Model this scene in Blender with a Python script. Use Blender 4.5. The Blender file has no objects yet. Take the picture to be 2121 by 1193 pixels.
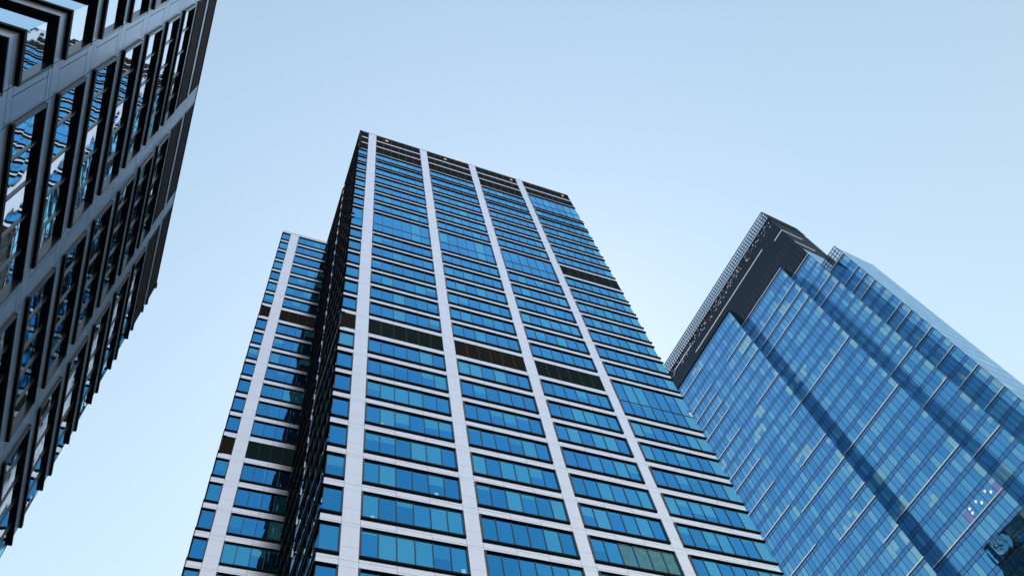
import bpy, math, random
import numpy as np
from mathutils import Vector, Matrix

random.seed(11)
sc = bpy.context.scene
COL = sc.collection
EYE = 1.6                                    # height of the camera above the pavement

# ------------------------------------------------------------------ materials
def nt(m):
    m.use_nodes = True
    t = m.node_tree
    t.nodes.clear()
    return t, t.nodes.new('ShaderNodeOutputMaterial')

def N(t, kind, **kw):
    n = t.nodes.new(kind)
    for k, v in kw.items():
        if k in n.inputs:
            n.inputs[k].default_value = v
        else:
            setattr(n, k, v)
    return n

def rgb(c):
    return (c[0], c[1], c[2], 1.0)

def solid(name, col, rough=0.5, metal=0.0, var=0.08, vscale=0.6, spec=0.5, bump=0.0, streak=0.0):
    """painted, metal or stone surface with a little tonal variation"""
    m = bpy.data.materials.new(name)
    t, out = nt(m)
    p = N(t, 'ShaderNodeBsdfPrincipled', Roughness=rough, Metallic=metal)
    p.inputs['Specular IOR Level'].default_value = spec
    geo = N(t, 'ShaderNodeNewGeometry')
    no = N(t, 'ShaderNodeTexNoise', Scale=vscale, Detail=4.0)
    t.links.new(geo.outputs['Position'], no.inputs['Vector'])
    mp = N(t, 'ShaderNodeMapRange')
    mp.inputs['To Min'].default_value = 1.0 - var
    mp.inputs['To Max'].default_value = 1.0 + var
    t.links.new(no.outputs['Fac'], mp.inputs['Value'])
    last = mp.outputs['Result']
    if streak:                                # rain streaks running down the cladding
        sv = N(t, 'ShaderNodeVectorMath', operation='MULTIPLY')
        sv.inputs[1].default_value = (3.0, 3.0, 0.12)
        t.links.new(geo.outputs['Position'], sv.inputs[0])
        sn = N(t, 'ShaderNodeTexNoise', Scale=1.0, Detail=5.0)
        t.links.new(sv.outputs[0], sn.inputs['Vector'])
        sm = N(t, 'ShaderNodeMapRange')
        sm.inputs['From Min'].default_value = 0.35
        sm.inputs['From Max'].default_value = 0.7
        sm.inputs['To Min'].default_value = 1.0
        sm.inputs['To Max'].default_value = 1.0 - streak
        t.links.new(sn.outputs['Fac'], sm.inputs['Value'])
        mu = N(t, 'ShaderNodeMath', operation='MULTIPLY')
        t.links.new(last, mu.inputs[0]); t.links.new(sm.outputs['Result'], mu.inputs[1])
        last = mu.outputs[0]
    mx = N(t, 'ShaderNodeVectorMath', operation='SCALE')
    mx.inputs[0].default_value = col
    t.links.new(last, mx.inputs['Scale'])
    t.links.new(mx.outputs[0], p.inputs['Base Color'])
    if bump:
        b = N(t, 'ShaderNodeBump', Strength=1.0, Distance=bump)
        n2 = N(t, 'ShaderNodeTexNoise', Scale=1.4, Detail=1.0)
        t.links.new(geo.outputs['Position'], n2.inputs['Vector'])
        t.links.new(n2.outputs['Fac'], b.inputs['Height'])
        t.links.new(b.outputs['Normal'], p.inputs['Normal'])
    t.links.new(p.outputs[0], out.inputs[0])
    return m

def glass(name, tint, body, rmin=0.25, gain=1.0, ior=1.6, rough=0.02, wave=0.0, wscale=(0.5, 0.5, 0.5), detail=1.0,
          var=0.12, vscale=0.35, edge=(0.6, 0.85, 1.0)):
    """coated window glass: a tinted mirror coat over what stands behind it (body colour)"""
    m = bpy.data.materials.new(name)
    t, out = nt(m)
    geo = N(t, 'ShaderNodeNewGeometry')
    dif = N(t, 'ShaderNodeBsdfDiffuse')
    no = N(t, 'ShaderNodeTexNoise', Scale=vscale, Detail=3.0)
    t.links.new(geo.outputs['Position'], no.inputs['Vector'])
    mp = N(t, 'ShaderNodeMapRange')
    mp.inputs['To Min'].default_value = 1.0 - var * 2
    mp.inputs['To Max'].default_value = 1.0 + var * 2
    t.links.new(no.outputs['Fac'], mp.inputs['Value'])
    mx = N(t, 'ShaderNodeVectorMath', operation='SCALE')
    mx.inputs[0].default_value = body
    t.links.new(mp.outputs['Result'], mx.inputs['Scale'])
    t.links.new(mx.outputs[0], dif.inputs['Color'])
    glo = N(t, 'ShaderNodeBsdfGlossy', Roughness=rough)
    fr = N(t, 'ShaderNodeFresnel', IOR=ior)
    ge = N(t, 'ShaderNodeMath', operation='MULTIPLY', use_clamp=True)
    ge.inputs[1].default_value = gain
    t.links.new(fr.outputs[0], ge.inputs[0])
    cm = N(t, 'ShaderNodeMix', data_type='RGBA')
    cm.inputs[6].default_value = rgb(tint); cm.inputs[7].default_value = rgb(edge)
    t.links.new(ge.outputs[0], cm.inputs[0])
    t.links.new(cm.outputs[2], glo.inputs['Color'])
    if wave:
        sv = N(t, 'ShaderNodeVectorMath', operation='MULTIPLY')
        sv.inputs[1].default_value = wscale
        t.links.new(geo.outputs['Position'], sv.inputs[0])
        wn = N(t, 'ShaderNodeTexNoise', Scale=1.0, Detail=detail)
        t.links.new(sv.outputs[0], wn.inputs['Vector'])
        b = N(t, 'ShaderNodeBump', Strength=1.0, Distance=wave)
        t.links.new(wn.outputs['Fac'], b.inputs['Height'])
        t.links.new(b.outputs['Normal'], glo.inputs['Normal'])
    ma = N(t, 'ShaderNodeMath', operation='MULTIPLY_ADD', use_clamp=True)
    ma.inputs[1].default_value = gain
    ma.inputs[2].default_value = rmin
    t.links.new(fr.outputs[0], ma.inputs[0])
    mix = N(t, 'ShaderNodeMixShader')
    t.links.new(ma.outputs[0], mix.inputs[0])
    t.links.new(dif.outputs[0], mix.inputs[1])
    t.links.new(glo.outputs[0], mix.inputs[2])
    t.links.new(mix.outputs[0], out.inputs[0])
    return m

def clear_glass(name, tint, refl=0.15):
    m = bpy.data.materials.new(name)
    t, out = nt(m)
    tr = N(t, 'ShaderNodeBsdfTransparent'); tr.inputs['Color'].default_value = rgb(tint)
    gl = N(t, 'ShaderNodeBsdfGlossy', Roughness=0.02); gl.inputs['Color'].default_value = (0.8, 0.9, 1, 1)
    mix = N(t, 'ShaderNodeMixShader'); mix.inputs[0].default_value = refl
    t.links.new(tr.outputs[0], mix.inputs[1]); t.links.new(gl.outputs[0], mix.inputs[2])
    t.links.new(mix.outputs[0], out.inputs[0])
    return m

def lamp_mat(name, col, s):
    m = bpy.data.materials.new(name)
    t, out = nt(m)
    e = N(t, 'ShaderNodeEmission', Strength=s); e.inputs['Color'].default_value = rgb(col)
    t.links.new(e.outputs[0], out.inputs[0])
    return m

M = {}
M['panel'] = solid('white cladding', (1.0, 0.965, 1.0), rough=0.20, metal=1.0, var=0.03, vscale=0.25, streak=0.05)
M['panel_dim'] = solid('grey metal cladding', (0.38, 0.46, 0.56), rough=0.30, metal=0.8, var=0.10, vscale=0.35, bump=0.01, streak=0.12)
M['coping'] = solid('coping', (0.55, 0.58, 0.62), rough=0.4)
M['frame'] = solid('black frame', (0.004, 0.008, 0.014), rough=0.5, var=0.2, spec=0.08)
M['frame_blue'] = solid('dark anodised frame', (0.010, 0.020, 0.038), rough=0.22, var=0.2, spec=0.9)
M['core'] = solid('core', (0.015, 0.018, 0.022), rough=0.8)
M['louvre_teal'] = solid('dark teal louvre', (0.006, 0.036, 0.046), rough=0.5, var=0.15, spec=0.2)
M['louvre_brown'] = solid('dark brown louvre', (0.030, 0.027, 0.024), rough=0.5, var=0.15, spec=0.2)
M['louvre_grey'] = solid('grey brown louvre', (0.055, 0.052, 0.048), rough=0.5, var=0.15, spec=0.2)
M['louvre_black'] = solid('black green louvre', (0.009, 0.018, 0.023), rough=0.5, var=0.15, spec=0.2)
TW = dict(wave=0.006, wscale=(0.55, 0.55, 0.4), edge=(0.30, 0.78, 1.0))
M['g_clear'] = glass('clear blue pane', (0.0201, 0.2765, 0.68), (0.004, 0.035, 0.10), 0.74, 1.5, 1.5, **TW)
M['g_clear2'] = glass('clear deep pane', (0.0174, 0.2489, 0.6375), (0.004, 0.030, 0.09), 0.74, 1.5, 1.5, **TW)
M['g_clear3'] = glass('clear pane bright room', (0.0268, 0.3081, 0.697), (0.010, 0.06, 0.14), 0.72, 1.5, 1.5, **TW)
M['g_clear4'] = glass('clear pane green shade', (0.0201, 0.2686, 0.612), (0.006, 0.04, 0.09), 0.72, 1.5, 1.5, **TW)
M['g_green'] = glass('pane with greenish curtain', (0.1072, 0.316, 0.391), (0.14, 0.30, 0.28), 0.40, 1.2, 1.5, var=0.5, vscale=1.6, **TW)
M['g_mid'] = glass('pane with sheer curtain', (0.0369, 0.3476, 0.731), (0.02, 0.14, 0.24), 0.70, 1.5, 1.5, **TW)
M['g_edge'] = glass('corner pane', (0.1072, 0.474, 0.782), (0.10, 0.36, 0.48), 0.62, 1.8, 1.5, **TW)
M['g_blind'] = glass('pane with lowered blind', (0.0603, 0.4266, 0.765), (0.05, 0.30, 0.46), 0.66, 1.5, 1.5, **TW)
M['g_blind2'] = glass('pane with pale blind', (0.0804, 0.4582, 0.782), (0.07, 0.36, 0.50), 0.64, 1.5, 1.5, **TW)
M['g_paper'] = solid('white things on the sill', (0.50, 0.78, 1.0), rough=0.25, metal=0.8)
LW = dict(wave=0.005, wscale=(0.5, 0.5, 1.0), detail=0.5, edge=(0.9, 0.97, 1.0))
M['l_end'] = glass('end wall pane', (0.0804, 0.3634, 0.731), (0.004, 0.02, 0.05), 0.70, 1.0, 1.5, wave=0.01, wscale=(0.4, 0.4, 0.4))
M['l_clear'] = glass('wavy pane', (0.20, 0.50, 0.76), (0.004, 0.010, 0.016), 0.50, 1.8, 1.5, **LW)
RW = dict(wave=0.0035, wscale=(0.5, 0.5, 0.5), var=0.3, vscale=0.2, edge=(0.78, 0.94, 1.0))
M['r_a'] = glass('blue pane', (0.067, 0.3634, 0.765), (0.022, 0.12, 0.23), 0.72, 1.3, 1.5, **RW)
M['r_b'] = glass('blue pane lighter', (0.1005, 0.4266, 0.7905), (0.045, 0.18, 0.30), 0.72, 1.3, 1.5, **RW)
M['r_d'] = glass('blue pane darker', (0.0456, 0.3081, 0.697), (0.015, 0.085, 0.18), 0.72, 1.3, 1.5, **RW)
M['r_e'] = glass('blue pane pale', (0.1474, 0.4898, 0.8075), (0.09, 0.30, 0.42), 0.70, 1.3, 1.5, **RW)
M['ret_a'] = glass('return pane', (0.0147, 0.1422, 0.306), (0.006, 0.03, 0.06), 0.70, 1.3, 1.5, **RW)  # same glass, tint darkened to stand for dark reflections between the folds
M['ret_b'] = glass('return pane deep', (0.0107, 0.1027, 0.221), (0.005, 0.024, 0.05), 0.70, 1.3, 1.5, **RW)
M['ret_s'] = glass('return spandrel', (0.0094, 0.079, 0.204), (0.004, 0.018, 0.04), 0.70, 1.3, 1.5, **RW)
M['r_c'] = glass('pane with pale blind behind', (0.2278, 0.5846, 0.85), (0.30, 0.62, 0.74), 0.55, 1.3, 1.5, **RW)
M['r_sp'] = glass('spandrel glass', (0.0503, 0.237, 0.578), (0.020, 0.07, 0.16), 0.70, 1.3, 1.5, **RW)
M['r_mull'] = solid('mullion', (0.012, 0.028, 0.07), rough=0.4, spec=0.3)
M['fin'] = solid('white fin', (1.0, 0.98, 1.0), rough=0.3, metal=0.9)
M['crown'] = solid('dark crown cladding', (0.016, 0.042, 0.10), rough=0.6, var=0.35, vscale=0.05, spec=0.08)
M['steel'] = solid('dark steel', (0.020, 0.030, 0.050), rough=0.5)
M['steel_grey'] = solid('grey steel', (0.10, 0.13, 0.18), rough=0.5)  # lighter steel for the ribs and brackets
M['screen'] = clear_glass('screen glass', (0.58, 0.68, 0.80), 0.10)
M['led'] = lamp_mat('strip light', (0.80, 0.90, 1.0), 0.75)
M['warm'] = lamp_mat('plant room lamp', (1.0, 0.80, 0.62), 1.1)
M['office'] = lamp_mat('office ceiling lamp', (0.95, 0.90, 0.95), 0.85)
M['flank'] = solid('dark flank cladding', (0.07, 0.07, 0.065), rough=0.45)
M['sign_white'] = solid('white sign face', (0.85, 0.85, 0.85), rough=0.5)
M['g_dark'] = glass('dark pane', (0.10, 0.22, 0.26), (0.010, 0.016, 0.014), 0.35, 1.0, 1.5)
M['lilac'] = glass('pane with lilac light behind', (0.25, 0.40, 0.85), (0.30, 0.16, 0.42), 0.45, 1.0, 1.5)
M['pave'] = solid('paving', (0.06, 0.062, 0.066), rough=0.8, var=0.2, vscale=0.8)

# ------------------------------------------------------------------ mesh helpers
class Face:
    """a facade: u runs along it, w points out of it, z is up (metres, z from the ground)"""
    def __init__(s, o, u, n):
        s.o = np.array(o, float); s.u = np.array(u, float); s.n = np.array(n, float)
    def pt(s, u, w, z):
        return s.o + u * s.u + w * s.n + np.array([0, 0, z])
    def vec(s, u, w, z):
        return u * s.u + w * s.n + np.array([0, 0, z])

class MB:
    def __init__(s):
        s.v = []; s.f = []; s.mi = []; s.mats = []
    def slot(s, m):
        if m not in s.mats:
            s.mats.append(m)
        return s.mats.index(m)
    def quad(s, pts, m):
        i = len(s.v)
        s.v += [tuple(p) for p in pts]
        s.f.append(tuple(range(i, i + len(pts)))); s.mi.append(s.slot(m))
    def box(s, F, u0, u1, w0, w1, z0, z1, m, o=None):
        i = len(s.v); k = s.slot(m)
        for z in (z0, z1):
            for (a, b) in ((u0, w0), (u1, w0), (u1, w1), (u0, w1)):
                s.v.append(tuple(F.vec(a, b, z)))
        for q in ((0, 3, 2, 1), (4, 5, 6, 7), (0, 1, 5, 4), (1, 2, 6, 5), (2, 3, 7, 6), (3, 0, 4, 7)):
            s.f.append(tuple(i + j for j in q)); s.mi.append(k)
    def bar(s, a, b, r, m):
        """thin square bar between two points"""
        a = np.array(a, float); b = np.array(b, float); d = b - a; d /= np.linalg.norm(d)
        h = np.array([0, 0, 1.0]) if abs(d[2]) < 0.9 else np.array([1.0, 0, 0])
        x = np.cross(d, h); x /= np.linalg.norm(x); y = np.cross(d, x)
        i = len(s.v); k = s.slot(m)
        for p in (a, b):
            for (c, e) in ((-r, -r), (r, -r), (r, r), (-r, r)):
                s.v.append(tuple(p + c * x + e * y))
        for q in ((0, 3, 2, 1), (4, 5, 6, 7), (0, 1, 5, 4), (1, 2, 6, 5), (2, 3, 7, 6), (3, 0, 4, 7)):
            s.f.append(tuple(i + j for j in q)); s.mi.append(k)
    def mesh(s, name):
        me = bpy.data.meshes.new(name)
        me.from_pydata(s.v, [], s.f)
        for m in s.mats:
            me.materials.append(M[m])
        me.polygons.foreach_set('material_index', s.mi)
        me.update()
        return me

def link(name, me, parent=None, loc=(0, 0, 0)):
    o = bpy.data.objects.new(name, me)
    COL.objects.link(o)
    o.location = tuple(float(c) for c in loc)
    if parent:
        o.parent = parent
    return o

def empty(name, loc, label, cat, group=None):
    o = bpy.data.objects.new(name, None)
    COL.objects.link(o); o.location = loc
    o['label'] = label; o['category'] = cat
    if group:
        o['group'] = group
    return o

# ------------------------------------------------------------------ windows of the white towers
FRAME_OUT = 0.115     # how far the black frame stands proud of the cladding
GLASS_IN = -0.045     # glass plane behind the cladding face
_frames = {}

def frame_mesh(F, key, W, H, n, left, right, transom=None, rows=None):
    """black box frame with mullions, lower left corner of the opening at the origin; left/right tell
    whether that side has a jamb ('j') or turns the corner of the building ('c')"""
    k = (id(F), key, round(W, 3), round(H, 3), n, left, right, transom)
    if k in _frames:
        return _frames[k]
    b = MB()
    a0 = -FRAME_OUT if left == 'c' else 0.0
    a1 = W + FRAME_OUT if right == 'c' else W
    b.box(F, a0, a1, -0.36, FRAME_OUT, H - 0.09, H, 'frame')              # head
    b.box(F, a0, a1, -0.36, FRAME_OUT, 0.0, 0.20, 'frame')                # sill
    if left == 'j':
        b.box(F, 0.0, 0.12, -0.355, FRAME_OUT - 0.003, 0.20, H - 0.09, 'frame_blue')
    if right == 'j':
        b.box(F, W - 0.12, W, -0.355, FRAME_OUT - 0.003, 0.20, H - 0.09, 'frame_blue')
    g0 = 0.09 if left == 'j' else -GLASS_IN
    g1 = W - 0.09 if right == 'j' else W + GLASS_IN
    for i in range(1, n):
        x = W * i / n
        b.box(F, x - 0.04, x + 0.04, GLASS_IN - 0.05, GLASS_IN + 0.055, 0.20, H - 0.09, 'frame_blue')
    if transom:
        b.box(F, g0, g1, GLASS_IN - 0.05, GLASS_IN + 0.045, transom - 0.045, transom + 0.045, 'frame_blue')
    if left == 'c':
        b.box(F, g0 - 0.002, g0 + 0.06, GLASS_IN - 0.05, GLASS_IN + 0.012, 0.20, H - 0.09, 'frame_blue')
    me = b.mesh(key)
    _frames[k] = me
    return me

def pane_mesh(F, W, H, n, left, right, mats, blinds, name='glazing', p_blind=0.5, transom=None, seed=0):
    rnd = random.Random(seed)
    b = MB()
    g0 = 0.0 if left == 'j' else -GLASS_IN
    g1 = W if right == 'j' else W + GLASS_IN
    for i in range(n):
        x0 = max(g0, W * i / n); x1 = min(g1, W * (i + 1) / n)
        if i == 0: x0 = g0
        if i == n - 1: x1 = g1
        z0, z1 = 0.15, H - 0.05
        j = [rnd.uniform(-0.004, 0.004) for _ in range(4)]
        def P(x, z):
            s = (x - x0) / (x1 - x0); t = (z - z0) / (z1 - z0)
            w = GLASS_IN + (j[0] * (1 - s) + j[1] * s) * (1 - t) + (j[2] * (1 - s) + j[3] * s) * t
            return F.vec(x, w, z)
        mc = rnd.choice(mats)
        r = rnd.random()
        if r < p_blind * 0.45:
            cut = z0 + (z1 - z0) * rnd.choice((0.0, 0.06, 0.1))
        elif r < p_blind:
            cut = z0 + (z1 - z0) * rnd.choice((0.35, 0.45, 0.5, 0.6, 0.75, 0.85))
        else:
            cut = z1
        mb = rnd.choice(blinds)
        if right == 'c' and i == n - 1 and n > 1 and name == 'glazing' and mats[0] == 'g_clear':
            mc, mb = 'g_edge', 'g_edge'
        if seed == 1000 + 25 * 17 + 6 and i >= 2:
            mc = mb = 'g_green'; cut = z1
        xs = x1
        if mats[0] == 'g_clear' and cut == z1 and rnd.random() < 0.30:      # a curtain or column seen at the side of the pane
            xs = x1 - (x1 - x0) * rnd.choice((0.10, 0.14, 0.20))
            b.quad([P(xs, z0), P(x1, z0), P(x1, cut), P(xs, cut)], 'g_mid')
        if cut > z0 + 0.01:
            b.quad([P(x0, z0), P(xs, z0), P(xs, cut), P(x0, cut)], mc)
        if cut < z1 - 0.01:
            b.quad([P(x0, cut), P(x1, cut), P(x1, z1), P(x0, z1)], mb)
    return b.mesh(name)

_louv = {}
def louvre_mesh(F, key, W, H, n, mat, corner):
    """dark panelled louvre bank filling a window opening"""
    k = (id(F), key, round(W, 3), round(H, 3), n, mat, corner)
    if k in _louv:
        return _louv[k]
    b = MB()
    a0 = -0.06 if corner == 'l' else 0.0
    a1 = W + 0.06 if corner == 'r' else W
    b.box(F, a0, a1, -0.30, -0.03, 0.0, H, mat)
    nsl = int(H / 0.15)
    for i in range(nsl):                                   # blades
        z = 0.08 + i * (H - 0.16) / (nsl - 1)
        b.box(F, 0.05, W - 0.05, -0.028, 0.012, z - 0.022, z + 0.022, mat)
    for i in range(n + 1):                                 # stiles with a double row of bolts
        x = min(max(W * i / n, 0.04), W - 0.04)
        b.box(F, x - 0.035, x + 0.035, -0.026, 0.022, 0.0, H, mat)
    b.box(F, a0, a1, -0.026, 0.05, 0.0, 0.07, 'frame')
    b.box(F, a0, a1, -0.026, 0.05, H - 0.05, H, 'frame')
    if n > 2:
        for i in range(1, n):
            for s in (-0.10, 0.10):
                for q in range(8):
                    zz = 0.25 + q * (H - 0.5) / 7
                    b.box(F, W * i / n + s - 0.02, W * i / n + s + 0.02, -0.02, 0.026, zz - 0.02, zz + 0.02, 'frame_blue')
    me = b.mesh(key)
    _louv[k] = me
    return me

def panels(mb, F, u0, u1, z0, z1, mat, cut=3.0, split=True, phase=0, thick=0.30, g=0.011):
    """cladding sheets with open joints between them"""
    L = u1 - u0
    n = max(1, int(round(L / cut)))
    for i in range(n):
        a = u0 + L * i / n; b = u0 + L * (i + 1) / n
        if split:
            zc = z0 + (z1 - z0) * (0.62 if (i + phase) % 2 else 0.30)
            mb.box(F, a + g, b - g, -thick, 0.0, z0 + 0.002, zc - g, mat)
            mb.box(F, a + g, b - g, -thick, 0.0, zc + g, z1 - 0.002, mat)
        else:
            mb.box(F, a + g, b - g, -thick, 0.0, z0 + 0.002, z1 - 0.002, mat)

# =================================================================== THE WHITE GRID TOWER
S = 41.67
th = 0.618697
eu = np.array([math.cos(th), math.sin(th), 0]); en = np.array([math.sin(th), -math.cos(th), 0])
az = math.radians(-25.5046)
O = np.array([math.sin(az), math.cos(az), 0]) * S
FT = Face(O, eu, en)
tower = empty('office_tower', tuple(O), 'tall office tower with white grid cladding, blue ribbon windows and a lower wing', 'office tower')
Z = lambda z: z * S + EYE
# window heads of each storey, from the top down
tops = [3.5868, 3.5000, 3.4204, 3.3240, 3.2312, 3.1387, 3.0425, 2.9465, 2.8500, 2.7545, 2.6600, 2.5640, 2.4690, 2.3740, 2.2780, 2.1830,
        2.0870, 1.9910, 1.8955, 1.8000, 1.7035, 1.6085, 1.5124, 1.4160, 1.3202, 1.2241, 1.1284, 1.0322, 0.9362]
t = 0.9362
while t - 0.096 > 0.19:
    t -= 0.096
    tops.append(t)
HW = 0.0722 * S
HR = lambda r: {0: 0.0665, 1: 0.0612, 2: 0.0775}.get(r, 0.0722) * S
US = [('c', 0.0, 0.0376), ('p', 0.0376, 0.0710), ('b', 0.0710, 0.2677), ('p', 0.2677, 0.3000), ('b', 0.3000, 0.4967), ('p', 0.4967, 0.5285),
      ('b', 0.5285, 0.7250), ('p', 0.7250, 0.7570), ('e', 0.7570, 0.9868)]
NP = {'c': 1, 'b': 6, 'e': 7}
special = {}
bays = [0, 2, 4, 6, 8]
for bi in bays:
    special[(bi, 0)] = ('louvre_black',); special[(bi, 1)] = ('louvre_black',); special[(bi, 2)] = ('louvre_black',)
for bi in (0, 2, 4, 6):
    special[(bi, 10)] = ('tall',); special[(bi, 11)] = ('skip',)
special[(8, 2)] = ('tall',); special[(8, 3)] = ('skip',)
special[(8, 10)] = ('louvre_teal',)
special[(8, 18)] = ('tall',); special[(8, 19)] = ('skip',)
special[(0, 18)] = ('louvre_brown',); special[(2, 18)] = ('louvre_teal',); special[(4, 18)] = ('louvre_brown',); special[(6, 18)] = ('louvre_teal',)
VIS = 29
CL = ['g_clear', 'g_clear', 'g_clear2', 'g_clear3', 'g_clear4']; BL = ['g_blind', 'g_blind', 'g_blind2', 'g_mid']

clad = MB()          # spandrels and piers of the front
roof_z = Z(3.597)
low = MB()           # the storeys below the picture
for r, zt in enumerate(tops):
    z1 = Z(zt); z0 = z1 - HR(r)
    top = Z(tops[r - 1]) - HR(r - 1) if r else roof_z - 0.10
    # is this spandrel swallowed by a two storey window?
    for si, (kind, a, b) in enumerate(US):
        ua, ub = a * S, b * S
        sp = special.get((si, r))
        if kind == 'p':
            panels(clad, FT, ua, ub, z0 + HR(r) * 0.30, z1 - 0.01, 'panel', 9, False)
            panels(clad, FT, ua, ub, z0, z0 + HR(r) * 0.30 - 0.012, 'panel', 9, False)
            panels(clad, FT, ua, ub, z1, top, 'panel', 9, True, r)
            continue
        if not (sp and sp[0] == 'skip'):
            panels(clad, FT, ua, ub, z1, top, 'panel', 2.75, r > 0 and top - z1 > 0.5, r + si)
        if r >= VIS:
            low.box(FT, ua, ub, -0.36, FRAME_OUT, z1 - 0.09, z1, 'frame')
            low.box(FT, ua, ub, -0.36, FRAME_OUT, z0, z0 + 0.2, 'frame')
            low.quad([FT.vec(ua, GLASS_IN, z0), FT.vec(ub, GLASS_IN, z0), FT.vec(ub, GLASS_IN, z1), FT.vec(ua, GLASS_IN, z1)], 'g_clear')
            continue
        if sp and sp[0] == 'skip':
            continue
        W = ub - ua
        lf = 'c' if kind == 'c' else 'j'; rt = 'c' if kind == 'e' else 'j'
        loc = FT.vec(ua, 0, z0)
        if sp and sp[0].startswith('louvre'):
            me = louvre_mesh(FT, 'louvre_panel', W, HR(r), NP[kind], sp[0], 'l' if kind == 'c' else 'r' if kind == 'e' else '')
            link('louvre_panel', me, tower, loc)
            continue
        H = HR(r); tr = None
        nm = {'c': 'corner_window', 'b': 'ribbon_window', 'e': 'wide_ribbon_window'}[kind]
        if sp and sp[0] == 'tall':
            H = z1 - (Z(tops[r + 1]) - HR(r + 1)); loc = FT.vec(ua, 0, z1 - H); tr = H * 0.42; nm = 'tall_window'
        fr = link(nm, frame_mesh(FT, nm, W, H, NP[kind], lf, rt, tr), tower, loc)
        link('glazing', pane_mesh(FT, W, H, NP[kind], lf, rt, CL, BL, p_blind=0.25 if r < 12 else 0.58, seed=1000 + r * 17 + si), fr)
clad.box(FT, -0.02, 0.9868 * S + 0.02, -0.34, 0.02, roof_z - 0.098, roof_z, 'coping')
clad.box(FT, 0.0, 0.9868 * S, -0.30, -0.01, -0.0, Z(0.19) - 0.1, 'panel')
link('cladding', clad.mesh('cladding'), tower)
o = link('lower_window', low.mesh('lower_window'), tower); o['kind'] = 'stuff'

# floodlit plant behind the topmost louvres
for uc, wd in ((0.118, 0.016), (0.385, 0.013), (0.700, 0.011), (0.955, 0.011)):
    b = MB()
    z1 = Z(tops[0])
    b.box(FT, uc * S - wd * S / 2, uc * S + wd * S / 2, 0.0, 0.035, z1 - HW * 0.58, z1 - HW * 0.30, 'frame')
    for q in range(3):
        x = uc * S - wd * S * 0.42 + q * wd * S * 0.29
        b.quad([FT.vec(x, 0.04, z1 - HW * 0.54), FT.vec(x + wd * S * 0.24, 0.04, z1 - HW * 0.54), FT.vec(x + wd * S * 0.24, 0.04, z1 - HW * (0.34 + 0.04 * q)),
                FT.vec(x, 0.04, z1 - HW * 0.34)], 'warm')
    link('flood_lamp', b.mesh('flood_lamp'), tower)

# left side of the tower: one long ribbon, a white pier, a second ribbon out to the wing
FS = Face(O, -en, -eu)                       # u runs away from the street
SD = [('c', 0.0, 0.255), ('p', 0.255, 0.272), ('b', 0.272, 0.56)]
side = MB(); side_w = MB()
for r, zt in enumerate(tops):
    z1 = Z(zt); z0 = z1 - HR(r)
    top = Z(tops[r - 1]) - HR(r - 1) if r else roof_z - 0.10
    for kind, a, b in SD:
        ua, ub = a * S, b * S
        if kind == 'p':
            side.box(FS, ua, ub, -0.3, 0.02, z0, top, 'panel'); continue
        off = 0.0 if kind == 'c' else 0.06
        side.box(FS, ua + (0.012 if kind == 'c' else 0.0), ub, -0.3, off, z1 + 0.002, top - 0.002, 'panel')
        tall = r in (11,)
        lv = r < 3 or r == 18
        side_w.box(FS, ua - (FRAME_OUT if kind == 'c' else 0) + 0.0, ub, -0.36, FRAME_OUT + off, z1 - 0.09, z1, 'frame')
        side_w.box(FS, ua - (FRAME_OUT if kind == 'c' else 0) + 0.0, ub, -0.36, FRAME_OUT + off, z0, z0 + 0.2, 'frame')
        g0 = ua - GLASS_IN if kind == 'c' else ua
        side_w.quad([FS.vec(g0, GLASS_IN, z0), FS.vec(ub, GLASS_IN, z0), FS.vec(ub, GLASS_IN, z1), FS.vec(g0, GLASS_IN, z1)], 'louvre_black' if lv else 'g_clear2')
        n = int((ub - ua) / 1.36)
        for i in range(1, n):
            x = ua + (ub - ua) * i / n
            side_w.box(FS, x - 0.04, x + 0.04, GLASS_IN - 0.05, GLASS_IN + 0.055, z0 + 0.2, z1 - 0.09, 'frame_blue')
side.box(FS, 0.021, 0.56 * S, -0.34, 0.05, roof_z - 0.097, roof_z - 0.001, 'coping')
link('side_cladding', side.mesh('side_cladding'), tower)
o = link('side_window', side_w.mesh('side_window'), tower); o['kind'] = 'stuff'

# right flank: dark banded glass, with a round sign high up near the back
FR = Face(O + eu * 0.9868 * S, -en, eu)
DEP = 1.02 * S
rs = MB(); rsw = MB()
for r, zt in enumerate(tops):
    z1 = Z(zt); z0 = z1 - HR(r)
    top = Z(tops[r - 1]) - HR(r - 1) if r else roof_z - 0.10
    rs.box(FR, 0.012, 3.0, -0.3, 0.0, z1 + 0.002, top - 0.002, 'panel')
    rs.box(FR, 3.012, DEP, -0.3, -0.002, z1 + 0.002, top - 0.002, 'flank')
    rsw.box(FR, 0.13 - FRAME_OUT + 0.0, DEP, -0.36, FRAME_OUT, z1 - 0.088, z1 - 0.001, 'frame')
    rsw.box(FR, 0.0, DEP, -0.36, FRAME_OUT, z0 + 0.001, z0 + 0.198, 'frame')
    n = 30
    rq = random.Random(300 + r)
    for i in range(n):
        x0 = 0.045 if i == 0 else DEP * i / n
        x1 = DEP * (i + 1) / n
        m_ = rq.choice(('louvre_teal', 'louvre_teal', 'louvre_brown', 'g_dark', 'g_dark', 'g_dark', 'g_blind')) if i > 0 else 'g_clear2'
        rsw.quad([FR.vec(x0, GLASS_IN, z0), FR.vec(x1, GLASS_IN, z0), FR.vec(x1, GLASS_IN, z1), FR.vec(x0, GLASS_IN, z1)], m_)
        if i:
            rsw.box(FR, x0 - 0.04, x0 + 0.04, GLASS_IN - 0.05, GLASS_IN + 0.055, z0 + 0.2, z1 - 0.09, 'frame_blue')
ofs = FR.o - FT.o
link('flank_cladding', rs.mesh('flank_cladding'), tower, ofs)
o = link('flank_window', rsw.mesh('flank_window'), tower, ofs); o['kind'] = 'stuff'
sg = MB()
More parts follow.
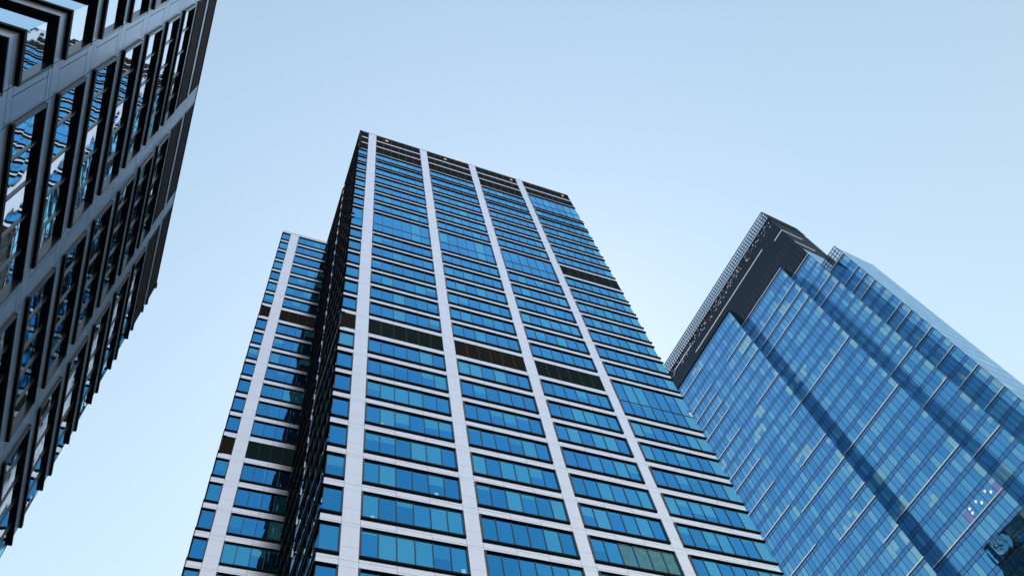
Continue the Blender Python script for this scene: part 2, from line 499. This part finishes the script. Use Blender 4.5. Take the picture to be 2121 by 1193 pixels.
cz, cx_, rad = 147.0 + EYE, 38.2, 2.9
for k in range(40):                                         # white disc with a rim
    a0, a1 = 2 * math.pi * k / 40, 2 * math.pi * (k + 1) / 40
    c = lambda a, q, w: FR.vec(cx_ + q * math.cos(a), w, cz + q * math.sin(a))
    sg.quad([FR.vec(cx_, 0.45, cz), c(a0, rad - 0.2, 0.45), c(a1, rad - 0.2, 0.45)], 'sign_white')
    sg.quad([c(a0, rad - 0.2, 0.45), c(a0, rad, 0.45), c(a1, rad, 0.45), c(a1, rad - 0.2, 0.45)], 'frame')
    sg.quad([c(a0, rad, 0.10), c(a1, rad, 0.10), c(a1, rad, 0.45), c(a0, rad, 0.45)], 'frame')
for (x, z, w_, h_, ang) in ((-1.2, 0.9, 0.7, 0.45, 0.3), (0.6, 0.7, 1.1, 0.4, -0.5), (0.1, -0.2, 0.5, 1.3, 0.4), (0.9, -0.3, 0.45, 1.2, -0.3), (-0.5, -0.7, 0.9, 0.5, 0.8), (0.4, -1.4, 1.0, 0.35, 0.1), (-1.5, -0.3, 0.4, 0.6, 0.0)):
    ca, sa = math.cos(ang), math.sin(ang)
    sg.quad([FR.vec(cx_ + x + ca * p * w_ - sa * q * h_, 0.46, cz + z + sa * p * w_ + ca * q * h_) for p, q in ((-.5, -.5), (.5, -.5), (.5, .5), (-.5, .5))], 'frame')
link('round_sign', sg.mesh('round_sign'), tower, ofs)
co = MB()
co.box(FT, 0.37, 0.9868 * S - 0.37, -DEP, -0.37, -0.0, roof_z - 0.15, 'core')
link('core', co.mesh('core'), tower)
PAPERS = [(0.2173, 1.2588), (0.1078, 1.4496), (0.0926, 1.161), (0.2561, 1.0689)]
# sheets of paper and boxes standing against the lower panes
for k, (u, z) in enumerate(PAPERS):
    b = MB()
    b.box(FT, u * S - 0.16, u * S + 0.16, GLASS_IN + 0.001, GLASS_IN + 0.006, Z(z) - 0.25, Z(z) + 0.22, 'g_paper')
    link('paper_sheet', b.mesh('paper_sheet'), tower)

# the lower wing: same cladding, set back behind the left side
D = 0.495
FW = Face(O - en * D * S, eu, en)
wofs = FW.o - FT.o
wp = 0.0984
wtops = [3.4360 - wp * i for i in range(60) if 3.4360 - wp * i > 0.19]
HWW = 0.0737 * S
WS = [('c', -0.2005, -0.1665), ('p', -0.1665, -0.1312), ('b', -0.1312, 0.0)]
wroof = Z(3.457)
wc = MB(); wl = MB()
for r, zt in enumerate(wtops):
    z1 = Z(zt); z0 = z1 - HWW
    top = Z(wtops[r - 1]) - HWW if r else wroof - 0.10
    for si, (kind, a, b) in enumerate(WS):
        ua, ub = a * S, b * S
        if kind == 'p':
            panels(wc, FW, ua, ub, z0 + HWW * 0.30, z1 - 0.01, 'panel', 9, False)
            panels(wc, FW, ua, ub, z0, z0 + HWW * 0.30 - 0.012, 'panel', 9, False)
            panels(wc, FW, ua, ub, z1, top, 'panel', 9, True, r)
            continue
        panels(wc, FW, ua, ub, z1, top, 'panel', 2.75, True, r + si)
        if zt < 1.30:
            wl.box(FW, ua, ub, -0.36, FRAME_OUT, z1 - 0.09, z1, 'frame')
            wl.box(FW, ua, ub, -0.36, FRAME_OUT, z0, z0 + 0.2, 'frame')
            wl.quad([FW.vec(ua, GLASS_IN, z0), FW.vec(ub, GLASS_IN, z0), FW.vec(ub, GLASS_IN, z1), FW.vec(ua, GLASS_IN, z1)], 'g_clear')
            continue
        loc = FW.vec(ua, 0, z0) + wofs
        W = ub - ua; n = 1 if kind == 'c' else 4; lf = 'c' if kind == 'c' else 'j'
        if r in (7, 15):
            link('louvre_panel', louvre_mesh(FW, 'louvre_panel', W, HWW, n, 'louvre_brown' if r == 7 or kind == 'c' else 'louvre_teal', 'l' if kind == 'c' else ''), tower, loc)
            continue
        nm = 'corner_window' if kind == 'c' else 'narrow_ribbon_window'
        fr = link(nm, frame_mesh(FW, nm, W, HWW, n, lf, 'j'), tower, loc)
        link('glazing', pane_mesh(FW, W, HWW, n, lf, 'j', CL, BL, p_blind=0.4, seed=5000 + r * 17 + si), fr)
wc.box(FW, -0.2005 * S - 0.02, -0.0, -0.34, 0.02, wroof - 0.098, wroof, 'coping')
wc.box(FW, -0.2005 * S, 0.0, -0.30, -0.01, 0.0, Z(0.19) - 0.1, 'panel')
wc.box(FW, -0.2005 * S + 0.37, -0.05, -0.4 * S, -0.37, 0.0, wroof - 0.15, 'core')
link('wing_cladding', wc.mesh('wing_cladding'), tower, wofs)
o = link('lower_window', wl.mesh('lower_window'), tower, wofs); o['kind'] = 'stuff'
FWL = Face(FW.o - eu * 0.2005 * S, -en, -eu)
ws = MB(); wsw = MB()
for r, zt in enumerate(wtops):
    z1 = Z(zt); z0 = z1 - HWW
    top = Z(wtops[r - 1]) - HWW if r else wroof - 0.10
    ws.box(FWL, 0.012, 0.40 * S, -0.3, 0.0, z1 + 0.002, top - 0.002, 'panel')
    wsw.box(FWL, -FRAME_OUT, 0.40 * S, -0.36, FRAME_OUT, z1 - 0.088, z1 - 0.001, 'frame')
    wsw.box(FWL, -FRAME_OUT, 0.40 * S, -0.36, FRAME_OUT, z0 + 0.001, z0 + 0.198, 'frame')
    wsw.quad([FWL.vec(0.2, GLASS_IN, z0), FWL.vec(0.40 * S, GLASS_IN, z0), FWL.vec(0.40 * S, GLASS_IN, z1), FWL.vec(0.2, GLASS_IN, z1)], 'g_clear2')
link('wing_side_cladding', ws.mesh('wing_side_cladding'), tower, FWL.o - FT.o)
o = link('wing_side_window', wsw.mesh('wing_side_window'), tower, FWL.o - FT.o); o['kind'] = 'stuff'

# =================================================================== THE DARK BLOCK ON THE LEFT
SL = 34.6
tl = math.radians(-54.5)
lu = np.array([math.cos(tl), math.sin(tl), 0])
ln = np.array([-math.sin(tl), math.cos(tl), 0])
OL = np.array([-0.76528523, 0.64369132, 0]) * SL
ZL = lambda z: z * SL + EYE
FA = Face(OL, lu, ln)                                   # long side, u from the far corner to the near one
block = empty('office_block', tuple(OL), 'dark shaded office block with deep black window frames and grey metal piers', 'office building')
HL = 0.083 * SL
sills = [1.6790, 1.5637, 1.4484]
while sills[-1] - 0.1153 > 0.10:
    sills.append(sills[-1] - 0.1153)
LS = [('e', 0.0, 0.2045), ('p', 0.2045, 0.2385), ('b', 0.2385, 0.4362), ('p', 0.4362, 0.4745), ('b', 0.4745, 0.6720), ('p', 0.6720, 0.7075), ('c', 0.7075, 0.7530)]
lroof = ZL(1.7660)
lc = MB(); llow = MB()
LG = ['l_clear']
for r, sz in enumerate(sills):
    z0 = ZL(sz); z1 = z0 + HL
    top = ZL(sills[r - 1]) if r else lroof - 0.06
    for si, (kind, a, b) in enumerate(LS):
        ua, ub = a * SL, b * SL
        if kind == 'p':
            panels(lc, FA, ua, ua + (ub - ua) * 0.72, z0, z1 - 0.03, 'panel_dim', 9, False, g=0.016)
            panels(lc, FA, ua + (ub - ua) * 0.72, ub, z0, z1 - 0.03, 'panel_dim', 9, False, g=0.016)
            panels(lc, FA, ua, ub, z1 + 0.01, top - 0.02, 'panel_dim', 9, True, r, g=0.016)
            continue
        if top - z1 > 0.2:
            panels(lc, FA, ua, ub, z1, top, 'panel_dim', 3.6, True, r + si, g=0.016)
        W = ub - ua; n = {'e': 5, 'b': 5, 'c': 1}[kind]
        lf = 'c' if kind == 'e' else 'j'; rt = 'c' if kind == 'c' else 'j'
        loc = FA.vec(ua, 0, z0)
        if sz < 0.35:
            llow.box(FA, ua, ub, -0.36, FRAME_OUT, z1 - 0.09, z1, 'frame')
            llow.box(FA, ua, ub, -0.36, FRAME_OUT, z0, z0 + 0.2, 'frame')
            llow.quad([FA.vec(ua, GLASS_IN, z0), FA.vec(ub, GLASS_IN, z0), FA.vec(ub, GLASS_IN, z1), FA.vec(ua, GLASS_IN, z1)], 'l_clear')
            continue
        if r < 2:
            link('louvre_panel', louvre_mesh(FA, 'louvre_panel', W, HL, 1, 'louvre_grey', 'l' if kind == 'e' else 'r' if kind == 'c' else ''), block, loc)
            continue
        nm = {'e': 'wide_ribbon_window', 'b': 'ribbon_window', 'c': 'corner_window'}[kind]
        fr = link(nm, frame_mesh(FA, nm, W, HL, n, lf, rt), block, loc)
        link('glazing', pane_mesh(FA, W, HL, n, lf, rt, LG, LG, p_blind=0.0, seed=9000 + r * 17 + si), fr)
lc.box(FA, -0.03, 0.753 * SL + 0.03, -0.34, 0.03, lroof - 0.058, lroof, 'coping')
lc.box(FA, 0.0, 0.753 * SL, -0.30, -0.01, 0.0, ZL(sills[-1]) - 0.02, 'panel_dim')
link('cladding', lc.mesh('cladding'), block)
o = link('lower_window', llow.mesh('lower_window'), block); o['kind'] = 'stuff'
# the near end of the block (turns away at the top left of the picture) and the far end
for nm, Fx, inset in (('end_wall', Face(OL + lu * 0.753 * SL, -ln, lu), 0.012), ('far_wall', Face(OL, -ln, -lu), 0.012)):
    b = MB(); w = MB()
    LEN = 22.0
    seg = [('c', 0.0, 9.0), ('p', 9.0, 10.3), ('b', 10.3, LEN)]
    for r, sz in enumerate(sills):
        z0 = ZL(sz); z1 = z0 + HL
        top = ZL(sills[r - 1]) if r else lroof - 0.06
        for kind, ua, ub in seg:
            if kind == 'p':
                b.box(Fx, ua, ub, -0.3, 0.0, z0, top, 'panel_dim'); continue
            if top - z1 > 0.2:
                zc = z0 + HL + (top - z1) * 0.35
                b.box(Fx, ua + inset, ub, -0.3, 0.0, z1 + 0.002, zc - 0.012, 'panel_dim')
                b.box(Fx, ua + inset, ub, -0.3, 0.0, zc + 0.012, top - 0.002, 'panel_dim')
            x0 = ua - FRAME_OUT * 0.98 if kind == 'c' else ua
            w.box(Fx, x0, ub, -0.36, FRAME_OUT, z1 - 0.088, z1 - 0.001, 'frame')
            w.box(Fx, x0, ub, -0.36, FRAME_OUT, z0 + 0.001, z0 + 0.198, 'frame')
            g0 = ua - GLASS_IN if kind == 'c' else ua
            w.quad([Fx.vec(g0, GLASS_IN, z0), Fx.vec(ub, GLASS_IN, z0), Fx.vec(ub, GLASS_IN, z1), Fx.vec(g0, GLASS_IN, z1)], 'l_end')
            n = int((ub - ua) / 1.33)
            for i in range(2 if kind == 'c' else 1, n):
                x = ua + (ub - ua) * i / n
                w.box(Fx, x - 0.04, x + 0.04, GLASS_IN - 0.05, GLASS_IN + 0.055, z0 + 0.2, z1 - 0.09, 'frame_blue')
    ofs = Fx.o - FA.o
    b.box(Fx, 0.031, LEN, -0.34, 0.03, lroof - 0.057, lroof - 0.001, 'coping')
    link(nm, b.mesh(nm), block, ofs)
    o = link(nm + '_window', w.mesh(nm + '_window'), block, ofs); o['kind'] = 'stuff'
co = MB()
co.box(FA, 0.37, 0.753 * SL - 0.37, -22.0, -0.37, 0.0, lroof - 0.1, 'core')
link('core', co.mesh('core'), block)

# =================================================================== THE BLUE GLASS TOWER ON THE RIGHT
SR = 139.3
OA = np.array([0.40330339, 0.91506632, 0]) * SR
hu = np.array([0.66653247, -0.745476, 0]); hn = np.array([-0.745476, -0.66653247, 0])
ZR = lambda z: z * SR + EYE
blue = empty('glass_tower', tuple(OA), 'blue glass curtain wall tower in stepped vertical folds under a dark crown with light strips', 'skyscraper')
FL = 0.02943
ROW0 = 1.3083                     # a storey line; white fins sit on storey lines
strips = [('A', -0.42, 0.0, 0.0, 1.4014), ('B', -0.005, 0.1285, -0.0266, 1.3722), ('C', 0.1245, 0.1755, -0.061, 1.3722), ('D', 0.171, 0.2050, -0.124, 1.3722)]
rnd = random.Random(5)

def curtain(F, u0, u1, ztop, lastpale, pane=0.00886 * SR, seed=1, mw=0.042, md=0.035, ret=False):
    """one fold of curtain wall: panes, spandrel bands and dark mullions"""
    rnd = random.Random(seed)
    g = MB(); m = MB()
    n = int(round((u1 - u0) / pane)); pw = (u1 - u0) / n
    k = 0
    state = {}
    while True:
        zl = ZR(ROW0 + FL * 3 - FL * k)              # storey line
        if zl < 4:
            break
        k += 1
        if zl > ZR(ztop) + 0.05:
            continue
        zsp = zl - 0.24 * FL * SR                    # spandrel band hangs below the storey line
        zb = zl - FL * SR
        run = 0
        for i in range(n):
            a = u1 - (i + 1) * pw; b = u1 - i * pw
            j = [rnd.uniform(-0.005, 0.005) for _ in range(4)]
            if zb > 0:
                if lastpale and i == 0 and rnd.random() < 0.72:
                    mat = 'r_c'
                elif run > 0:
                    run -= 1; mat = 'r_c' if rnd.random() < 0.8 else 'r_b'
                else:
                    q = rnd.random()
                    if q < 0.028:
                        run = rnd.choice((0, 1, 2, 3, 3)); mat = 'r_c'
                    else:
                        mat = 'r_a' if q < 0.42 else 'r_b' if q < 0.66 else 'r_d' if q < 0.88 else 'r_e'
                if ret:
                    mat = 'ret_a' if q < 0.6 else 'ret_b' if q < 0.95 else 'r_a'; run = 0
                if mat == 'r_c' and rnd.random() < 0.5:
                    zc = zb + (zsp - zb) * rnd.choice((0.3, 0.5, 0.6))
                    if rnd.random() < 0.5:
                        lo, hi = 'r_a', 'r_c'
                    else:
                        lo, hi = 'r_c', 'r_b'
                    g.quad([F.vec(a, j[0], zb), F.vec(b, j[1], zb), F.vec(b, j[1], zc), F.vec(a, j[0], zc)], lo)
                    g.quad([F.vec(a, j[0], zc), F.vec(b, j[1], zc), F.vec(b, j[2], zsp), F.vec(a, j[3], zsp)], hi)
                else:
                    g.quad([F.vec(a, j[0], zb), F.vec(b, j[1], zb), F.vec(b, j[2], zsp), F.vec(a, j[3], zsp)], mat)
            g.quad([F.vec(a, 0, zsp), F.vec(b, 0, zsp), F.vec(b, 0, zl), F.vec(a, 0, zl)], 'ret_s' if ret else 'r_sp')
        m.box(F, u0, u1, -0.06, md * 0.8, zl - mw, zl + mw, 'r_mull')
        m.box(F, u0, u1, -0.06, md * 0.7, zsp - mw, zsp + mw, 'r_mull')
    zt = ZR(ROW0 + FL * 3 - FL * max(0, math.ceil((ROW0 + FL * 3 - ztop) / FL - 0.02)))
    for i in range(n + 1):
        x = u0 + i * pw
        m.box(F, x - mw, x + mw, -0.06, md, 0.0, zt, 'r_mull')
    return g, m

FOLD = {}
for nm, a, b, off, zt in strips:
    F = Face(OA + hn * off * SR, hu, hn)
    FOLD[nm] = F
    ofs = F.o - OA
    g, m = curtain(F, a * SR, b * SR, zt, nm != 'A' or True, seed={'A': 3, 'B': 4, 'C': 5, 'D': 6}[nm])
    link('curtain_wall', g.mesh('curtain_wall'), blue, ofs)
    link('mullion_grid', m.mesh('mullion_grid'), blue, ofs)
# returns between the folds, facing right
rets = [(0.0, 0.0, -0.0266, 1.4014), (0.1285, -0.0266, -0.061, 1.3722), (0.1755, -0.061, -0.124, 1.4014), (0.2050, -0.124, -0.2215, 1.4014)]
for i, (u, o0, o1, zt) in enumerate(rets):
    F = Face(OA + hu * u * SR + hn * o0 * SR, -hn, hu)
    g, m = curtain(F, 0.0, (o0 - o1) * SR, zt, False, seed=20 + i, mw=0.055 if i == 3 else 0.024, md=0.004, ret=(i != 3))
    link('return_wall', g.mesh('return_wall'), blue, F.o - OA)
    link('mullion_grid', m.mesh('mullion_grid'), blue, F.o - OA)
# solid inside so that nothing shows through, a little behind the glass
b = MB()
FB = Face(OA, hu, hn)
b.box(FB, -0.42 * SR, -0.3, -0.10 * SR, -0.25, 0, ZR(1.3722) - 0.1, 'core')
b.box(FB, -0.42 * SR, 0.1285 * SR - 0.3, -0.12 * SR, -0.0266 * SR - 0.25, 0, ZR(1.3722) - 0.12, 'core')
b.box(FB, -0.42 * SR, 0.1755 * SR - 0.3, -0.15 * SR, -0.061 * SR - 0.25, 0, ZR(1.3722) - 0.14, 'core')
b.box(FB, -0.42 * SR, 0.2050 * SR - 0.3, -0.2215 * SR, -0.124 * SR - 0.25, 0, ZR(1.3722) - 0.16, 'core')
link('core', b.mesh('core'), blue)

# white fins on the storey lines: (fold, storey, from, to)
FINS = [('A', 0, -0.0689, 0.001), ('A', 1, -0.0341, 0.001), ('A', 2, -0.0866, 0.001), ('A', -2, -0.198, -0.124), ('A', 0, -0.202, -0.124), ('A', 1, -0.202, -0.124),
        ('A', 2, -0.198, -0.123), ('A', 3, -0.202, -0.123), ('A', 5, -0.199, -0.123), ('A', 7, -0.199, -0.123), ('A', 8, -0.202, -0.123), ('A', 10, -0.202, -0.123),
        ('A', 12, -0.199, -0.123), ('A', 15, -0.199, -0.122), ('A', 11, -0.0688, 0.001), ('A', 13, -0.1127, 0.001), ('A', 15, -0.0326, 0.001), ('A', 16, -0.0859, 0.001),
        ('A', 18, -0.033, 0.001), ('A', 20, -0.0351, 0.001), ('A', 8, -0.028, 0.001), ('A', 5, -0.0689, 0.001), ('A', 22, -0.0866, 0.001), ('A', 19, -0.199, -0.122),
        ('B', -2.1, -0.001, 0.1285), ('B', 0, 0.0, 0.1285), ('B', 1, 0.0, 0.1285), ('B', 2, 0.0, 0.1285), ('B', 7, 0.0, 0.1285), ('B', 12, 0.0, 0.1285), ('B', 17, 0.0, 0.1285),
        ('B', 20, 0.0, 0.1285), ('B', 24, 0.0, 0.1285),
        ('C', -2.1, 0.1285, 0.1755), ('C', 1, 0.1285, 0.1755), ('C', 2, 0.1285, 0.1755), ('C', 10, 0.1285, 0.1755), ('C', 13, 0.1285, 0.1755), ('C', 17, 0.1285, 0.1755)]
for k in (-2, 0, 1, 2, 5, 6, 8, 10, 12, 14, 17):
    FINS.append(('D', k, 0.1755, 0.205))
for nm, k, a, c in FINS:
    F = FOLD[nm]
    zc = ROW0 - FL * k
    b = MB()
    b.box(F, 0.0, (c - a) * SR, 0.03, 0.20, -0.105, 0.105, 'fin')
    link('sun_fin', b.mesh('sun_fin'), blue, F.o - OA + F.vec(a * SR, 0, ZR(zc)))

# roof edges and glass parapets
b = MB()
b.box(FB, -0.42 * SR, 0.02, -0.02 * SR, 0.06, ZR(1.4014), ZR(1.4014) + 0.16, 'r_mull')
link('parapet_rail', b.mesh('parapet_rail'), blue)
FD = FOLD['D']
b = MB()
x0, x1 = 0.1755 * SR + 0.1, 0.205 * SR
z0, z1 = ZR(1.3722), ZR(1.4034)
for i in range(5):
    x = x0 + (x1 - x0) * i / 4
    b.box(FD, x - 0.09, x + 0.09, -0.10, 0.06, z0, z1, 'r_mull')
for i in range(4):
    z = z0 + (z1 - z0) * i / 3
    b.box(FD, x0, x1, -0.095, 0.055, z - 0.08, z + 0.08, 'r_mull')
b.quad([FD.vec(x0, -0.02, z0), FD.vec(x1, -0.02, z0), FD.vec(x1, -0.02, z1), FD.vec(x0, -0.02, z1)], 'screen')
link('glass_parapet', b.mesh('glass_parapet'), blue, FD.o - OA)

# the dark crown, flush with the third fold
FC = FOLD['C']
uE = 0.1752 * SR
zc0, zc1 = ZR(1.3722) + 0.25, ZR(1.5575)
crown = MB()
crown.box(FC, -0.42 * SR, uE - 0.02, -0.097 * SR, -0.02, zc0, zc1, 'crown')
rr = random.Random(8)
for k in range(1, 60):                                   # upright ribs on the crown
    x = -0.42 * SR + k * 0.01 * SR
    if x > uE - 0.5: break
    crown.box(FC, x - 0.035, x + 0.035, -0.03, 0.06, zc0, ZR(1.392 + 0.02 * rr.uniform(0.7, 1.0)), 'steel_grey')
    crown.box(FC, x - 0.03, x + 0.03, -0.03, 0.06, ZR(1.43), ZR(1.455), 'steel_grey')
for k in range(1, 120):                                  # sheet joints of the crown cladding
    x = -0.42 * SR + k * 0.005 * SR
    if x > uE - 0.4: break
    crown.box(FC, x - 0.02, x + 0.02, -0.03, -0.008, zc0, zc1, 'steel')
for z in (1.390, 1.415, 1.440, 1.470, 1.505, 1.530):
    crown.box(FC, -0.42 * SR, uE - 0.01, -0.03, -0.012, ZR(z) - 0.03, ZR(z) + 0.03, 'steel')
crown.box(FC, -0.42 * SR, uE + 0.15, -0.098 * SR, 0.22, zc1, zc1 + 0.35, 'steel')
cr = link('crown_wall', crown.mesh('crown_wall'), blue, FC.o - OA)
FCR = Face(FC.o + hu * uE, -hn, hu)
LEDS = [(FC, 0.1487, 0.1752, 1.4925), (FC, -0.151, 0.118, 1.5137), (FC, -0.2237, -0.1514, 1.5447)]
for F, a, c, z in LEDS:
    b = MB(); b.box(F, 0, (c - a) * SR, 0.0, 0.10, -0.08, 0.08, 'led')
    link('light_strip', b.mesh('light_strip'), blue, F.o - OA + F.vec(a * SR, 0, ZR(z)))
for a, c, z in ((0.0, 0.054, 1.4925), (0.001, 0.054, 1.4336)):
    b = MB(); b.box(FCR, 0, (c - a) * SR, 0.0, 0.10, -0.06, 0.06, 'led')
    link('light_strip', b.mesh('light_strip'), blue, FCR.o - OA + FCR.vec(a * SR, 0, ZR(z)))
# brackets and lamps under the roof edge
b = MB()
for k in range(420):
    x = rr.uniform(-0.24 * SR, uE - 0.5); z = ZR(rr.uniform(1.534, 1.556))
    b.box(FC, x, x + rr.uniform(0.2, 0.6), -0.02, rr.uniform(0.03, 0.10), z, z + rr.uniform(0.08, 0.28), rr.choice(('steel', 'steel_grey', 'fin')))
o = link('bracket', b.mesh('bracket'), blue, FC.o - OA); o['kind'] = 'stuff'
# open roof screen of steel bars and glass along both roof edges
def roof_screen(F, u0, u1, z0, z1, step, name):
    b = MB()
    n = max(2, int((u1 - u0) / step))
    for i in range(n + 1):
        x = u0 + (u1 - u0) * i / n
        b.box(F, x - 0.07, x + 0.07, -0.10, 0.08, z0, z1, 'steel')
        if i < n:                                        # raking rib behind each bay
            pts = [F.vec(x, -1.9, z0), F.vec(x, -1.5, z0 + (z1 - z0) * 0.4), F.vec(x, -0.8, z0 + (z1 - z0) * 0.75), F.vec(x, -0.1, z1 - 0.2)]
            for p, q in zip(pts, pts[1:]):
                b.bar(p, q, 0.085, 'steel')
    for i in range(5):
        z = z0 + (z1 - z0) * i / 4
        b.box(F, u0, u1, -0.09, 0.07, z - (0.12 if i in (0, 4) else 0.05), z + (0.12 if i in (0, 4) else 0.05), 'steel')
    b.box(F, u0, u1, -1.95, -1.75, z0 + 0.05, z0 + 0.25, 'steel')
    b.quad([F.vec(u0, -0.01, z0), F.vec(u1, -0.01, z0), F.vec(u1, -0.01, z1), F.vec(u0, -0.01, z1)], 'screen')
    return b.mesh(name)
zs0, zs1 = zc1 + 0.35, ZR(1.5962)
link('roof_screen', roof_screen(FC, -0.42 * SR, uE, zs0, zs1, 0.0070 * SR, 'roof_screen'), blue, FC.o - OA)
link('roof_screen', roof_screen(FCR, 0.1, 0.097 * SR, zs0, zs1, 0.0070 * SR, 'roof_screen'), blue, FCR.o - OA)

# office ceiling lamps burning behind the glass
FBf = FOLD['B']
for u, z in ((0.10932, 0.73634), (0.11392, 0.72917), (0.09159, 0.73622), (0.09583, 0.72915), (0.07884, 0.73623), (0.07794, 0.72932)):
    b = MB()
    b.quad([FBf.vec(-0.24, 0.004, -0.34), FBf.vec(0.26, 0.004, -0.22), FBf.vec(0.24, 0.004, 0.34), FBf.vec(-0.26, 0.004, 0.20)], 'office')
    link('ceiling_lamp', b.mesh('ceiling_lamp'), blue, FBf.o - OA + FBf.vec(u * SR, 0, ZR(z)))
for u, z in ((0.1236, 0.7263), (0.0700, 0.7298)):
    b = MB()
    b.quad([FBf.vec(-0.55, 0.003, -1.3), FBf.vec(0.55, 0.003, -1.3), FBf.vec(0.55, 0.003, 1.2), FBf.vec(-0.55, 0.003, 1.2)], 'lilac')
    link('lilac_pane', b.mesh('lilac_pane'), blue, FBf.o - OA + FBf.vec(u * SR, 0, ZR(z)))

# =================================================================== GROUND, SKY, SUN, CAMERA
g = bpy.data.meshes.new('ground')
R_ = 3000
g.from_pydata([(-R_, -R_, 0), (R_, -R_, 0), (R_, R_, 0), (-R_, R_, 0)], [], [(0, 1, 2, 3)])
g.materials.append(M['pave'])
go = link('ground', g); go['kind'] = 'structure'; go['label'] = 'grey paved street level far below'

SUN_AZ, SUN_EL = math.radians(-5), math.radians(54)
w = bpy.data.worlds.new('World'); sc.world = w; w.use_nodes = True
t = w.node_tree; t.nodes.clear()
sky = t.nodes.new('ShaderNodeTexSky'); sky.sky_type = 'NISHITA'; sky.sun_disc = False
sky.sun_elevation = SUN_EL; sky.sun_rotation = SUN_AZ
sky.altitude = 0; sky.air_density = 3.4; sky.dust_density = 0.24; sky.ozone_density = 1.2
bg = t.nodes.new('ShaderNodeBackground'); bg.inputs['Strength'].default_value = 0.142
wo = t.nodes.new('ShaderNodeOutputWorld')
sky_gain = t.nodes.new('ShaderNodeVectorMath'); sky_gain.operation = 'MULTIPLY'; sky_gain.inputs[1].default_value = (1.0, 0.945, 0.97)   # tints the sky; the added brightening below feeds it
# added brightening of the sky behind the viewer, to light the shaded cladding
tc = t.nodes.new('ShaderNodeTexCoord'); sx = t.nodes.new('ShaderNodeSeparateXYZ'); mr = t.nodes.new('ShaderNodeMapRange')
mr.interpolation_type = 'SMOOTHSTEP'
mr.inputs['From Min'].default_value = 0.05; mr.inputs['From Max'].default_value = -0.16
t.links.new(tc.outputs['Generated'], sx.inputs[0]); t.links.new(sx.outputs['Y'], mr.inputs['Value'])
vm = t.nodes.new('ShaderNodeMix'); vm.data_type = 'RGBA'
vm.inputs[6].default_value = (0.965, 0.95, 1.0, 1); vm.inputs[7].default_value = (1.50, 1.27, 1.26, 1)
t.links.new(mr.outputs['Result'], vm.inputs[0]); t.links.new(vm.outputs[2], sky_gain.inputs[1])
t.links.new(sky.outputs[0], sky_gain.inputs[0]); t.links.new(sky_gain.outputs[0], bg.inputs[0]); t.links.new(bg.outputs[0], wo.inputs[0])
sd = bpy.data.lights.new('sun', 'SUN'); sd.energy = 3.0; sd.angle = math.radians(0.5); sd.color = (1.0, 0.93, 0.84)
so = bpy.data.objects.new('sun', sd); COL.objects.link(so)
sdir = Vector((math.sin(SUN_AZ) * math.cos(SUN_EL), math.cos(SUN_AZ) * math.cos(SUN_EL), math.sin(SUN_EL)))
so.rotation_euler = sdir.to_track_quat('Z', 'Y').to_euler()
so.location = sdir * 300

cam = bpy.data.cameras.new('camera'); cam.sensor_width = 36; cam.sensor_fit = 'HORIZONTAL'
cam.lens = 1715.957 / 2121 * 36; cam.clip_end = 8000; cam.clip_start = 0.1
co_ = bpy.data.objects.new('camera', cam); COL.objects.link(co_)
p, r = 1.09389693, -0.295943435
right = Vector((1, 0, 0)); fwd = Vector((0, math.cos(p), math.sin(p))); up = Vector((0, -math.sin(p), math.cos(p)))
x = math.cos(r) * right + math.sin(r) * up; y = -math.sin(r) * right + math.cos(r) * up
co_.matrix_world = Matrix(((x.x, y.x, -fwd.x, 0), (x.y, y.y, -fwd.y, 0), (x.z, y.z, -fwd.z, EYE), (0, 0, 0, 1)))
sc.camera = co_

sc.view_settings.view_transform = 'Standard'; sc.view_settings.look = 'None'
sc.view_settings.exposure = 0.09; sc.view_settings.gamma = 1.0
